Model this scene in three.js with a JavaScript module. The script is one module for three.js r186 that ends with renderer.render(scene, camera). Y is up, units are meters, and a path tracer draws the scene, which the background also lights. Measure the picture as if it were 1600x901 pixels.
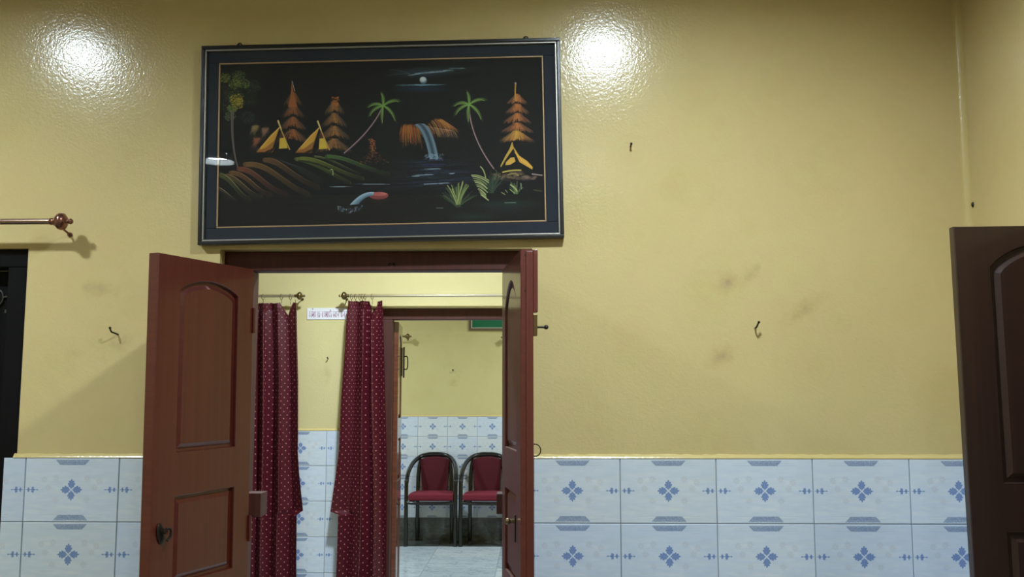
import * as THREE from 'three';
import { mergeGeometries } from 'three/addons/utils/BufferGeometryUtils.js';
import { RoundedBoxGeometry } from 'three/addons/geometries/RoundedBoxGeometry.js';
import { RectAreaLightUniformsLib } from 'three/addons/lights/RectAreaLightUniformsLib.js';

// ---------------------------------------------------------------- camera, light, exposure
const scene = new THREE.Scene();
scene.background = new THREE.Color(0x000000);
const camera = new THREE.PerspectiveCamera(33.005, 1600 / 901, 0.05, 60);
camera.position.set(0, 1.41, 3.111);
camera.rotation.order = 'YXZ';
camera.rotation.set(THREE.MathUtils.degToRad(6.384), THREE.MathUtils.degToRad(1.193), 0);
RectAreaLightUniformsLib.init();
const renderer = new THREE.WebGLRenderer({ antialias: true });
renderer.toneMapping = THREE.LinearToneMapping;
renderer.toneMappingExposure = 1.0;
renderer.shadowMap.enabled = true;
// every lamp of the three rooms: a round ceiling fitting; [x, z, brightness]
const LAMP_COLOR = new THREE.Color().setRGB(0.78, 0.92, 1.0), CEIL = 3.03;
const LAMPS = [[-2.094, 1.244, 560], [0.323, 1.244, 680], [-2.11, 3.30, 230], [0.30, 3.30, 280],
  [-0.6, -1.2, 1050], [-2.4, -5.3, 740], [0.75, -5.3, 740]];

// ---------------------------------------------------------------- helpers
const R = THREE.MathUtils.degToRad;
function rng(seed) { let a = seed >>> 0; return () => { a = (a + 0x6D2B79F5) >>> 0; let t = a; t = Math.imul(t ^ (t >>> 15), t | 1); t ^= t + Math.imul(t ^ (t >>> 7), t | 61); return ((t ^ (t >>> 14)) >>> 0) / 4294967296; }; }
const used = {};
function numbered(n) { if (!(n in used)) { used[n] = 0; return n; } used[n]++; return n + '_' + String(used[n]).padStart(3, '0'); }
function mesh(name, geo, mat, parent) {
  const m = new THREE.Mesh(geo, mat);
  m.name = parent ? name : numbered(name); m.castShadow = m.receiveShadow = true;
  (parent || scene).add(m); return m;
}
function group(name, pos = [0, 0, 0], ry = 0) { const g = new THREE.Group(); g.name = numbered(name); g.position.set(...pos); g.rotation.y = ry; scene.add(g); return g; }
function sub(name, parent, pos = [0, 0, 0]) { const g = new THREE.Group(); g.name = name; g.position.set(...pos); parent.add(g); return g; }
function tag(o, label, category, grp, kind) { o.userData.label = label; o.userData.category = category; if (grp) o.userData.group = grp; if (kind) o.userData.kind = kind; return o; }
function box(x0, x1, y0, y1, z0, z1) { const g = new THREE.BoxGeometry(x1 - x0, y1 - y0, z1 - z0); g.translate((x0 + x1) / 2, (y0 + y1) / 2, (z0 + z1) / 2); return uvMetres(g); }
function rbox(x0, x1, y0, y1, z0, z1, r = 0.003, s = 2) { const g = new RoundedBoxGeometry(x1 - x0, y1 - y0, z1 - z0, s, r); g.translate((x0 + x1) / 2, (y0 + y1) / 2, (z0 + z1) / 2); return uvMetres(g); }
function uvMetres(g) { // box projection, in metres
  const p = g.attributes.position, n = g.attributes.normal, uv = new Float32Array(p.count * 2);
  for (let i = 0; i < p.count; i++) {
    const ax = Math.abs(n.getX(i)), ay = Math.abs(n.getY(i)), az = Math.abs(n.getZ(i));
    if (az >= ax && az >= ay) { uv[2 * i] = p.getX(i); uv[2 * i + 1] = p.getY(i); }
    else if (ax >= ay) { uv[2 * i] = p.getZ(i); uv[2 * i + 1] = p.getY(i); }
    else { uv[2 * i] = p.getX(i); uv[2 * i + 1] = p.getZ(i); }
  }
  g.setAttribute('uv', new THREE.BufferAttribute(uv, 2)); return g;
}
function cyl(a, b, r, seg = 16, r2 = r) { // a rod from a to b
  const A = new THREE.Vector3(...a), B = new THREE.Vector3(...b), d = B.clone().sub(A);
  const g = new THREE.CylinderGeometry(r2, r, d.length(), seg);
  g.applyQuaternion(new THREE.Quaternion().setFromUnitVectors(new THREE.Vector3(0, 1, 0), d.clone().normalize()));
  const c = A.add(B).multiplyScalar(0.5); g.translate(c.x, c.y, c.z); return g;
}
function tube(pts, r, n = 40, seg = 10, closed = false) { return new THREE.TubeGeometry(new THREE.CatmullRomCurve3(pts.map(p => new THREE.Vector3(...p)), closed, 'catmullrom', 0.5), n, r, seg, closed); }
function sph(c, r, sx = 1, sy = 1, sz = 1, n = 18) { const g = new THREE.SphereGeometry(r, n, Math.max(8, n * 0.7 | 0)); g.scale(sx, sy, sz); g.translate(...c); return g; }
function merge(list) { return mergeGeometries(list.map(g => { const q = g.index ? g.toNonIndexed() : g; for (const k of Object.keys(q.attributes)) if (!['position', 'normal', 'uv'].includes(k)) q.deleteAttribute(k); return q; })); }

// ---------------------------------------------------------------- textures
function canvasTex(w, h, draw, srgb = true) {
  const c = document.createElement('canvas'); c.width = w; c.height = h;
  draw(c.getContext('2d'), w, h);
  const t = new THREE.CanvasTexture(c); if (srgb) t.colorSpace = THREE.SRGBColorSpace;
  t.wrapS = t.wrapT = THREE.RepeatWrapping; t.anisotropy = 8; return t;
}
function tileNoise(n, octaves, seed) { // periodic value noise; octaves: [[cells, weight], ...]
  const out = new Float32Array(n * n), r = rng(seed);
  for (const [cells, w, cy = cells] of octaves) {
    const g = new Float32Array(cells * cy); for (let i = 0; i < g.length; i++) g[i] = r();
    const s = t => t * t * (3 - 2 * t);
    for (let y = 0; y < n; y++) { const fy = y / n * cy, y0 = Math.floor(fy), ty = s(fy - y0), ya = (y0 % cy) * cells, yb = ((y0 + 1) % cy) * cells;
      for (let x = 0; x < n; x++) { const fx = x / n * cells, x0 = Math.floor(fx), tx = s(fx - x0), xa = x0 % cells, xb = (x0 + 1) % cells;
        out[y * n + x] += w * ((g[ya + xa] * (1 - tx) + g[ya + xb] * tx) * (1 - ty) + (g[yb + xa] * (1 - tx) + g[yb + xb] * tx) * ty); } }
  }
  const tot = octaves.reduce((a, o) => a + o[1], 0); for (let i = 0; i < out.length; i++) out[i] /= tot; return out;
}
function dataTex(n, fn, srgb, rx = 1, ry = rx) {
  const d = new Uint8Array(n * n * 4);
  for (let i = 0; i < n * n; i++) { const c = fn(i); d[4 * i] = c[0]; d[4 * i + 1] = c[1]; d[4 * i + 2] = c[2]; d[4 * i + 3] = 255; }
  const t = new THREE.DataTexture(d, n, n); t.magFilter = THREE.LinearFilter; t.minFilter = THREE.LinearMipmapLinearFilter; t.generateMipmaps = true;
  t.wrapS = t.wrapT = THREE.RepeatWrapping; if (srgb) t.colorSpace = THREE.SRGBColorSpace; t.repeat.set(rx, ry); t.needsUpdate = true; return t;
}
const grey = v => { v = Math.max(0, Math.min(255, v * 255)); return [v, v, v]; };

// brushed enamel relief of the walls (0.8 m tile)
const wb = tileNoise(1024, [[60, 1], [110, 3], [200, 3], [330, 1.6]], 11);
const wallBump = dataTex(1024, i => grey(wb[i]), false, 1 / 0.8);
// paint tone with hand marks where the photograph shows them
const mott = tileNoise(512, [[5, 2], [13, 2], [40, 1], [120, 1]], 5);
function wallPaint(x0, x1, y0, y1, marks, seed, base) {
  const W = 2048, H = Math.round(2048 * (y1 - y0) / (x1 - x0));
  const t = canvasTex(W, H, (c) => {
    c.fillStyle = base; c.fillRect(0, 0, W, H);
    const r = rng(seed), px = W / (x1 - x0);
    for (let i = 0; i < 900; i++) { // uneven paint coverage
      const x = r() * W, y = r() * H, s = (0.03 + r() * 0.12) * px, k = r() < 0.5 ? '255,240,190' : '110,85,30';
      const g = c.createRadialGradient(x, y, 0, x, y, s); g.addColorStop(0, `rgba(${k},${0.012 + r() * 0.018})`); g.addColorStop(1, `rgba(${k},0)`); c.fillStyle = g; c.fillRect(x - s, y - s, 2 * s, 2 * s);
    }
    for (const [mx, my, sx, sy, rot, a] of marks) { // grimy smudges made of many small dabs
      for (let i = 0; i < 150; i++) {
        const q = Math.sqrt(-2 * Math.log(1 - r() * 0.98)) * 0.55, th = r() * 6.283, ux = Math.cos(th) * q * sx, uy = Math.sin(th) * q * sy;
        const x = (mx + ux * Math.cos(rot) - uy * Math.sin(rot) - x0) * px, y = H - (my + ux * Math.sin(rot) + uy * Math.cos(rot) - y0) * px, s = (0.004 + r() * 0.014) * px;
        c.fillStyle = `rgba(70,60,40,${0.7 * a * (0.3 + r())})`; c.beginPath(); c.ellipse(x, y, s * (0.6 + r()), s * 0.6, r() * 3, 0, 7); c.fill();
      }
    }
  });
  t.repeat.set(1 / (x1 - x0), 1 / (y1 - y0)); t.offset.set(-x0 / (x1 - x0), -y0 / (y1 - y0)); return t;
}
const WALL = '#d5bf88';
function paintMat(map) { return new THREE.MeshPhysicalMaterial({ color: 0xffffff, map, roughness: 0.17, bumpMap: wallBump, bumpScale: 0.00046, specularIntensity: 1 }); }

// tile print: four leaved blue cross, half sprigs at the sides, speckled bands at top and bottom
const tilePrint = canvasTex(900, 600, (c, W, H) => {
  const r = rng(3);
  c.fillStyle = '#d9e3f1'; c.fillRect(0, 0, W, H);
  for (let i = 0; i < 260; i++) { c.fillStyle = `rgba(${r() < 0.5 ? '205,214,222' : '240,243,242'},0.10)`; c.beginPath(); c.ellipse(r() * W, r() * H, 30 + r() * 120, 8 + r() * 14, (r() - 0.5) * 0.3, 0, 7); c.fill(); }
  // pale flowers round the cross
  for (const [x, y] of [[-225, -20], [-150, -110], [150, -110], [225, -20], [-150, 95], [150, 95], [-265, -95], [265, -80]]) for (let k = 0; k < 7; k++) {
    const a = k / 7 * 6.283; c.fillStyle = x * y > 0 ? 'rgba(170,175,180,0.16)' : 'rgba(185,165,170,0.14)'; c.beginPath(); c.ellipse(450 + x + 20 * Math.cos(a), 300 + y + 20 * Math.sin(a), 15, 9, a, 0, 7); c.fill(); }
  const blue = '#8098c8';
  const leaf = (x, y, a, s) => { c.save(); c.translate(x, y); c.rotate(a); c.scale(s, s); c.fillStyle = blue; // oak like: a tapering blade with rounded lobes
    c.beginPath(); c.moveTo(8, 0); c.quadraticCurveTo(30, 24, 62, 20); c.quadraticCurveTo(86, 14, 108, 0); c.quadraticCurveTo(86, -14, 62, -20); c.quadraticCurveTo(30, -24, 8, 0); c.fill();
    for (const q of [-1, 1]) for (const [lx, ly, lw, lh, la] of [[34, 16, 13, 9, 0.9], [54, 24, 15, 10, 0.8], [76, 18, 13, 8, 0.5]]) { c.beginPath(); c.ellipse(lx, q * ly, lw, lh, q * la, 0, 7); c.fill(); }
    c.strokeStyle = 'rgba(205,218,236,0.35)'; c.lineWidth = 3; c.beginPath(); c.moveTo(14, 0); c.lineTo(90, 0); c.stroke(); c.restore(); };
  for (let k = 0; k < 4; k++) leaf(450, 300, k * Math.PI / 2, k % 2 ? 0.98 : 1.0);
  for (const s of [-1, 1]) for (const [d, q] of [[26, 0.26], [64, 0.36]]) { const x = 450 + s * (450 - d); for (const a of [0.9, -0.9, 0]) leaf(x, 300, (s > 0 ? Math.PI : 0) + a, q); }
  for (const s of [-1, 1]) { c.strokeStyle = 'rgba(95,127,180,0.7)'; c.lineWidth = 6; c.beginPath(); c.moveTo(450 + s * 440, 300); c.lineTo(450 + s * 318, 300); c.stroke(); c.fillStyle = blue; c.beginPath(); c.arc(450 + s * 330, 300, 7, 0, 7); c.fill(); }
  for (const top of [1, 0]) for (let i = 0; i < 5200; i++) { const t = r(), hw = 118 + 48 * (1 - t); const x = 450 + (r() * 2 - 1) * hw, y = top ? 14 + t * 50 : H - 14 - t * 50;
    c.fillStyle = `rgba(${90 + r() * 50 | 0},${112 + r() * 45 | 0},${150 + r() * 40 | 0},0.13)`; c.fillRect(x, y, 5, 4); }
  c.fillStyle = 'rgba(120,135,165,0.12)'; for (const y of [40, H - 40, 64, H - 64]) c.fillRect(150, y - 3, 600, 5);
});
const tileMats = [0xffffff, 0xf6f8fc, 0xfbfaf6].map(c => new THREE.MeshPhysicalMaterial({ color: c, map: tilePrint, roughness: 0.22, specularIntensity: 0.9 }));
const groutMat = new THREE.MeshStandardMaterial({ color: 0x8a8d8c, roughness: 0.95 });

// red oxide varnished timber
const wg = tileNoise(512, [[60, 3, 3], [140, 2, 5], [26, 2, 2], [220, 1, 60]], 21);
const grainBump = dataTex(512, i => grey(wg[i]), false, 2, 1);
function wood(c1, c2, rough, coat) {
  const a = new THREE.Color(c1), b = new THREE.Color(c2), A = [a, b].map(k => { const q = k.clone().convertLinearToSRGB(); return [q.r * 255, q.g * 255, q.b * 255]; });
  const map = dataTex(512, i => { const t = Math.max(0, Math.min(1, (wg[i] - 0.3) * 2.4)); return [0, 1, 2].map(k => A[0][k] * (1 - t) + A[1][k] * t); }, true, 2, 1);
  return new THREE.MeshPhysicalMaterial({ map, roughness: rough, bumpMap: grainBump, bumpScale: 0.0002, clearcoat: coat, clearcoatRoughness: 0.09 });
}
const doorWood = wood(0x521a10, 0x5c2013, 0.45, 0.45);
const jambWood = wood(0x431a10, 0x522216, 0.6, 0.0);
const darkWood = wood(0x28110a, 0x30160d, 0.45, 0.25);
const blackWood = wood(0x050404, 0x090707, 0.75, 0.0); blackWood.specularIntensity = 0.35;
const iron = new THREE.MeshStandardMaterial({ color: 0x3a332c, roughness: 0.45, metalness: 0.8 });
const brass = new THREE.MeshStandardMaterial({ color: 0x7d6a48, roughness: 0.35, metalness: 0.9 });
const copper = new THREE.MeshPhysicalMaterial({ color: 0x8a5f50, roughness: 0.28, metalness: 0.85 });
const rodMetal = new THREE.MeshPhysicalMaterial({ color: 0xa08474, roughness: 0.25, metalness: 0.9 });
const goldRod = new THREE.MeshPhysicalMaterial({ color: 0xc8b896, roughness: 0.28, metalness: 0.75 });
const blackMetal = new THREE.MeshPhysicalMaterial({ color: 0x07090a, roughness: 0.25, metalness: 0.0, clearcoat: 0.35, clearcoatRoughness: 0.08 });

// ---------------------------------------------------------------- the setting: walls, floor, ceiling
const XL = -3.3, XR = 1.405, ZB = 4.6, Z2 = -2.5485, Z3 = -6.777, T = 0.12, DADO = 1.22;
const paintFront = paintMat(wallPaint(XL, XR, 0, CEIL, [
  [0.63, 1.775, 0.035, 0.03, 0.9, 0.012], [0.70, 1.80, 0.05, 0.014, 0.9, 0.007], [0.86, 1.685, 0.075, 0.022, 0.65, 0.014], [0.60, 1.54, 0.04, 0.025, 0.6, 0.013], [0.78, 1.60, 0.10, 0.06, 0.2, 0.004],
  [-1.41, 1.76, 0.06, 0.02, -0.1, 0.010], [-1.33, 1.58, 0.05, 0.03, 0.4, 0.008], [-1.48, 1.55, 0.1, 0.03, 0.5, 0.005], [0.35, 1.38, 0.2, 0.05, 0.1, 0.003]], 7, WALL));
const paintPlain = paintMat(wallPaint(-4, 4, 0, CEIL, [], 9, WALL));
const paintMid = paintMat(wallPaint(-4, 2, 0, CEIL, [[-1.19, 1.55, 0.02, 0.05, 0, 0.006]], 13, '#dbcd98'));
const paintFar = paintMat(wallPaint(-4, 2, 0, CEIL, [[-0.86, 1.73, 0.10, 0.05, 0.4, 0.007], [-0.74, 1.66, 0.08, 0.06, 0.9, 0.006], [-0.8, 1.56, 0.05, 0.04, 0, 0.008]], 15, '#d4c78f'));
function wallShape(x0, x1, y0, y1, holes) {
  const p = [[x0, y0]]; // doorways are notches in the lower edge
  for (const [a, b, c, d] of holes.slice().sort((m, n) => m[0] - n[0])) p.push([a, y0], [a, d], [b, d], [b, y0]);
  p.push([x1, y0], [x1, y1], [x0, y1]);
  return new THREE.Shape(p.map(q => new THREE.Vector2(...q)));
}
function wallZ(name, z, x0, x1, holes, mat, label) { // front face at z, body behind it
  const g = new THREE.ExtrudeGeometry(wallShape(x0, x1, 0, CEIL, holes), { depth: T, bevelEnabled: false }); g.translate(0, 0, z - T);
  return tag(mesh(name, g, mat), label, 'wall', null, 'structure');
}
const OPEN1 = [-1.014, 0.0, 0, 1.888], OPENB = [-2.56, -1.644, 0, 1.893], OPEN2 = [-0.935, 0.03, 0, 1.93];
const open = o => o;
const wallFront = wallZ('wall_front', 0, XL, XR, [open(OPEN1), open(OPENB)], paintFront, 'glossy ochre yellow wall with open doorway under the night painting');
const wallMiddle = wallZ('wall_middle', Z2, XL, XR, [open(OPEN2)], paintMid, 'cream yellow wall of the second room behind the maroon curtains');
const wallFar = wallZ('wall_far', Z3, XL, XR, [], paintFar, 'pale yellow wall of the last room behind the two chairs');
{ // side walls: right wall with a doorway beside the dark brown leaf
  const shp = wallShape(Z3 - T, ZB + T, 0, CEIL, [[0.80, 1.70, -0.01, 1.885]]);
  const g = new THREE.ExtrudeGeometry(shp, { depth: T, bevelEnabled: false }); g.rotateY(-Math.PI / 2); g.translate(XR + T, 0, 0);
  var wallRight = tag(mesh('wall_right', g, paintPlain), 'glossy ochre wall at the corner behind the dark brown door', 'wall', null, 'structure');
  tag(mesh('wall_left', box(XL - T, XL, 0, CEIL, Z3 - T, ZB + T), paintPlain), 'plain ochre side wall far from the corner', 'wall', null, 'structure');
  tag(mesh('wall_back', box(XL, XR, 0, CEIL, ZB, ZB + T), paintPlain), 'plain ochre wall opposite the painting', 'wall', null, 'structure');
}
const ceilMat = new THREE.MeshStandardMaterial({ color: 0xa9a599, roughness: 0.9 });
tag(mesh('ceiling', box(XL - T, XR + T, CEIL, CEIL + 0.1, Z3 - T, ZB + T), ceilMat), 'flat off white ceiling over the rooms', 'ceiling', null, 'structure');
// marble floors
const veins = tileNoise(512, [[4, 3, 9], [9, 3, 22], [30, 2, 60], [90, 1]], 31);
const marbleMap = dataTex(512, i => { const v = veins[i], k = Math.exp(-Math.pow((v - 0.5) / 0.03, 2)); return [212 - k * 34, 222 - k * 30, 230 - k * 28]; }, true, 0.9);
const marble = [0xffffff, 0xeef2f6, 0xe2e8ec].map(c => new THREE.MeshPhysicalMaterial({ color: c, map: marbleMap, roughness: 0.16 }));
const greyStone = [0x8b8a84, 0x7f7e79, 0x96948d].map(c => new THREE.MeshPhysicalMaterial({ color: c, map: marbleMap, roughness: 0.3 }));
const darkMarbleMap = dataTex(512, i => { const v = veins[(i * 7) % (512 * 512)] * 0.3 + veins[i] * 0.7, k = v * v; return [44 + k * 120, 50 + k * 120, 50 + k * 116]; }, true, 1.3);
const darkMarble = new THREE.MeshPhysicalMaterial({ map: darkMarbleMap, roughness: 0.15 });
const floor = tag(mesh('floor', box(XL - T, XR + T, -0.1, -0.006, Z3 - T, ZB + T), groutMat), 'white marble slab floor with dark border along the far wall', 'floor', null, 'structure');
{
  const bz = -6.36, r = rng(77), sx = 0.6, sz = 0.6, full = new THREE.BoxGeometry(sx - 0.003, 0.012, sz - 0.003); uvMetres(full);
  const nx = Math.floor((XR - XL) / sx);
  for (let zi = 0; zi < 7; zi++) for (let xi = 0; xi <= nx; xi++) {
    const x0 = XL + xi * sx, x1 = Math.min(XR, x0 + sx), z1 = Math.min(bz + (zi + 1) * sz, Z2 - T), z0 = bz + zi * sz; if (z1 - z0 < 0.03 || x1 - x0 < 0.03) continue;
    const whole = x1 - x0 > sx - 0.01 && z1 - z0 > sz - 0.01;
    const g = whole ? full : uvMetres(new THREE.BoxGeometry(x1 - x0 - 0.003, 0.012, z1 - z0 - 0.003));
    const m = mesh('slab', g, marble[r() * 3 | 0], floor); m.position.set((x0 + x1) / 2, -0.006, (z0 + z1) / 2);
  }
  for (let xi = 0; xi <= nx; xi++) { const x0 = XL + xi * sx, x1 = Math.min(XR, x0 + sx); if (x1 - x0 > 0.03) mesh('border_slab', box(x0 + 0.0015, x1 - 0.0015, -0.012, 0, Z3, bz - 0.003), darkMarble, floor); }
  // front and middle rooms
  for (const [za, zb] of [[Z2, -T], [0, 3.6]]) for (let z = za; z < zb - 0.05; z += sz) for (let xi = 0; xi <= nx; xi++) {
    const x0 = XL + xi * sx, x1 = Math.min(XR, x0 + sx), z1 = Math.min(z + sz, zb); if (x1 - x0 < 0.03) continue;
    const whole = x1 - x0 > sx - 0.01 && z1 - z > sz - 0.01;
    const m = mesh('slab', whole ? full : uvMetres(new THREE.BoxGeometry(x1 - x0 - 0.003, 0.012, z1 - z - 0.003)), (za < -1 ? marble : greyStone)[r() * 3 | 0], floor); m.position.set((x0 + x1) / 2, -0.006, (z + z1) / 2);
  }
  mesh('screed', box(XL, XR, -0.012, 0, 3.62, ZB), greyStone[1], floor);
}

// ---------------------------------------------------------------- printed wall tiles
const TW = 0.3, TH = 0.2, TD = 0.008, tileCache = {};
function tileGeo(w, h, u0, u1, v0, v1) { // slab with eased front edges, back at z = 0
  const key = [w, h, u0, u1, v0, v1].map(v => v.toFixed(4)).join(); if (tileCache[key]) return tileCache[key];
  const b = 0.0014, P = [], N = [], U = [], I = [];
  const quad = (a, b2, c, d) => { const A = new THREE.Vector3(...a), n = new THREE.Vector3(...b2).sub(A).cross(new THREE.Vector3(...d).sub(A)).normalize(), s = P.length / 3;
    for (const q of [a, b2, c, d]) { P.push(...q); N.push(n.x, n.y, n.z); U.push(u0 + (u1 - u0) * q[0] / w, v0 + (v1 - v0) * q[1] / h); } I.push(s, s + 1, s + 2, s, s + 2, s + 3); };
  const o = [[0, 0, 0], [w, 0, 0], [w, h, 0], [0, h, 0]], m = o.map(p => [p[0], p[1], TD - b]), f = [[b, b, TD], [w - b, b, TD], [w - b, h - b, TD], [b, h - b, TD]];
  quad(...f); quad(o[3], o[2], o[1], o[0]);
  for (let k = 0; k < 4; k++) { const j = (k + 1) % 4; quad(o[k], o[j], m[j], m[k]); quad(m[k], m[j], f[j], f[k]); }
  const g = new THREE.BufferGeometry(); g.setAttribute('position', new THREE.Float32BufferAttribute(P, 3)); g.setAttribute('normal', new THREE.Float32BufferAttribute(N, 3)); g.setAttribute('uv', new THREE.Float32BufferAttribute(U, 2)); g.setIndex(I);
  return (tileCache[key] = g);
}
// a dado: place(x, y) turns run coordinates into the world; a column joint falls on run coordinate c0
function dado(wall, x0, x1, c0, place, ry, seed) {
  const r = rng(seed), gap = 0.0024, k0 = Math.floor((x0 - c0) / TW + 1e-6), rows = 5;
  for (let k = k0; c0 + k * TW < x1 - 0.004; k++) {
    const a = Math.max(x0, c0 + k * TW), b = Math.min(x1, c0 + (k + 1) * TW); if (b - a < 0.006) continue;
    const u0 = (a - c0 - k * TW) / TW, u1 = (b - c0 - k * TW) / TW;
    for (let j = 0; j < rows; j++) {
      const t = mesh('tile', tileGeo(b - a - gap, TH - gap, u0, u1, 0, 1), tileMats[r() * 3 | 0], wall);
      t.position.set(...place(a + gap / 2, DADO - (j + 1) * TH + gap / 2, 0.0005 + r() * 0.0008)); t.rotation.y = ry;
    }
  }
}
function dadoBed(wall, geo) { mesh('grout_bed', geo, groutMat, wall); }
function skirting(name, geo, label) { tag(mesh(name, geo, darkMarble), label, 'skirting', null, 'structure'); }
const ledges = [];
function ledge(len, place, ry, label) { // sloping painted plaster lip on top of the tiles
  const s = new THREE.Shape([[0, 0], [0.0102, 0], [0.0098, 0.001], [0.0075, 0.0052], [0.003, 0.0095], [0, 0.0125]].map(p => new THREE.Vector2(...p)));
  const g = new THREE.ExtrudeGeometry(s, { depth: len, bevelEnabled: false, steps: Math.max(2, Math.round(len / 0.02)) });
  const p = g.attributes.position, r = rng(Math.round(len * 1000) + ledges.length);
  const wob = Array.from({ length: 200 }, () => (r() - 0.5) * 0.003);
  for (let i = 0; i < p.count; i++) if (p.getY(i) > 0.007) p.setY(i, p.getY(i) + wob[Math.round(p.getZ(i) / 0.02) % 200]);
  g.rotateY(Math.PI / 2); g.rotateX(0); // profile x -> -z, length -> +x
  g.scale(1, 1, -1); const ix = g.index; // mirrored: flip the winding
  const q = g.index ? g.toNonIndexed() : g, pa = q.attributes.position.array, ua = q.attributes.uv.array;
  for (let i = 0; i < q.attributes.position.count; i += 3) { for (let k = 0; k < 3; k++) { const t = pa[(i + 1) * 3 + k]; pa[(i + 1) * 3 + k] = pa[(i + 2) * 3 + k]; pa[(i + 2) * 3 + k] = t; } for (let k = 0; k < 2; k++) { const t = ua[(i + 1) * 2 + k]; ua[(i + 1) * 2 + k] = ua[(i + 2) * 2 + k]; ua[(i + 2) * 2 + k] = t; } }
  q.computeVertexNormals();
  const m = mesh('trim_' + (ledges.length + 1), q, ledgeMat); m.position.set(...place); m.rotation.y = ry; ledges.push(m);
  tag(m, label, 'ledge', null, 'structure');
}
const ledgeMat = new THREE.MeshPhysicalMaterial({ color: 0xd5bf80, roughness: 0.25, bumpMap: wallBump, bumpScale: 0.0008 });
const pz = z => (x, y, d) => [x, y, z + d];
dado(wallFront, 0.003, XR - 0.002, 0.2742, pz(0), 0, 41);
dado(wallFront, -1.682, -1.017, 0.2742 - 6.28 * TW, pz(0), 0, 42);
dado(wallFront, XL + 0.01, -2.565, -3.5, pz(0), 0, 43);
dadoBed(wallFront, merge([box(0.003, XR, 0.22, DADO - 0.001, -0.001, 0.004), box(-1.681, -1.017, 0.22, DADO - 0.001, -0.001, 0.004), box(XL, -2.565, 0.22, DADO - 0.001, -0.001, 0.004)]));
dado(wallMiddle, XL + 0.01, -0.94, -1.1871, pz(Z2), 0, 44);
dado(wallMiddle, 0.035, XR - 0.002, -1.1871, pz(Z2), 0, 45);
dadoBed(wallMiddle, merge([box(XL, -0.94, 0.22, DADO - 0.001, Z2 - 0.001, Z2 + 0.004), box(0.035, XR, 0.22, DADO - 0.001, Z2 - 0.001, Z2 + 0.004)]));
dado(wallFar, XL + 0.01, XR - 0.002, -1.0043 - TW / 2, pz(Z3), 0, 46);
dadoBed(wallFar, box(XL, XR, 0.22, DADO - 0.001, Z3 - 0.001, Z3 + 0.004));
// right wall: runs along z, seen from the room
const prx = (x, y, d) => [XR - d, y, x];
{ // tile local x must run towards +z for a face looking at -x
  const place = (x, y, d) => [XR - d, y, x]; const saved = dado;
  const r = rng(47);
  for (const [a0, b0] of [[0.012, 0.79], [1.71, 3.4]]) for (let k = 0; a0 + k * TW < b0 - 0.01; k++) for (let j = 0; j < 5; j++) {
    const a = a0 + k * TW, b = Math.min(b0, a + TW), t = mesh('tile', tileGeo(b - a - 0.0024, TH - 0.0024, 0, (b - a) / TW, 0, 1), tileMats[r() * 3 | 0], wallRight);
    t.position.set(XR - 0.001, DADO - (j + 1) * TH + 0.0012, a + 0.0012); t.rotation.y = -Math.PI / 2;
  }
  dadoBed(wallRight, merge([box(XR - 0.004, XR + 0.001, 0.22, DADO - 0.001, 0.012, 0.79), box(XR - 0.004, XR + 0.001, 0.22, DADO - 0.001, 1.71, 3.4)]));
}
ledge(XR - 0.004, [0.004, DADO, 0], 0, 'thin yellow painted plaster lip on the tiles beside the dark brown door');
ledge(0.635, [-1.652, DADO, 0], 0, 'thin yellow painted plaster lip on the tiles left of the red door');
ledge(-0.94 - XL, [XL, DADO, Z2], 0, 'thin yellow lip on the tiles behind the maroon curtains');
ledge(XR - XL, [XL, DADO, Z3], 0, 'thin yellow lip on the tiles behind the chairs');
{ // rounded plaster corner between the front and the right wall
  const r = 0.022, n = 8, p = [new THREE.Vector2(XR, 0)]; for (let i = 0; i <= n; i++) { const a = i / n * Math.PI / 2; p.push(new THREE.Vector2(XR - r + r * Math.sin(a), -(r - r * Math.cos(a)))); }
  const g = new THREE.ExtrudeGeometry(new THREE.Shape(p), { depth: CEIL - DADO - 0.014, bevelEnabled: false, steps: 1 }); g.rotateX(-Math.PI / 2); g.scale(1, 1, 1); g.translate(0, DADO + 0.013, 0);
  tag(mesh('trim_9', g, ledgeMat), 'rounded glossy plaster corner above the dark brown door', 'corner', null, 'structure');
}
skirting('baseboard_front', merge([box(0.003, XR, 0, 0.218, 0, 0.01), box(-1.68, -1.017, 0, 0.218, 0, 0.01), box(XL, -2.565, 0, 0.218, 0, 0.01)]), 'dark marble skirting under the wall with the painting');
skirting('baseboard_middle', merge([box(XL, -0.94, 0, 0.218, Z2, Z2 + 0.01), box(0.035, XR, 0, 0.218, Z2, Z2 + 0.01)]), 'dark marble skirting of the second room under the curtains');
skirting('baseboard_far', box(XL, XR, 0, 0.218, Z3, Z3 + 0.01), 'dark grey marble skirting behind the chair legs');

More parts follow.
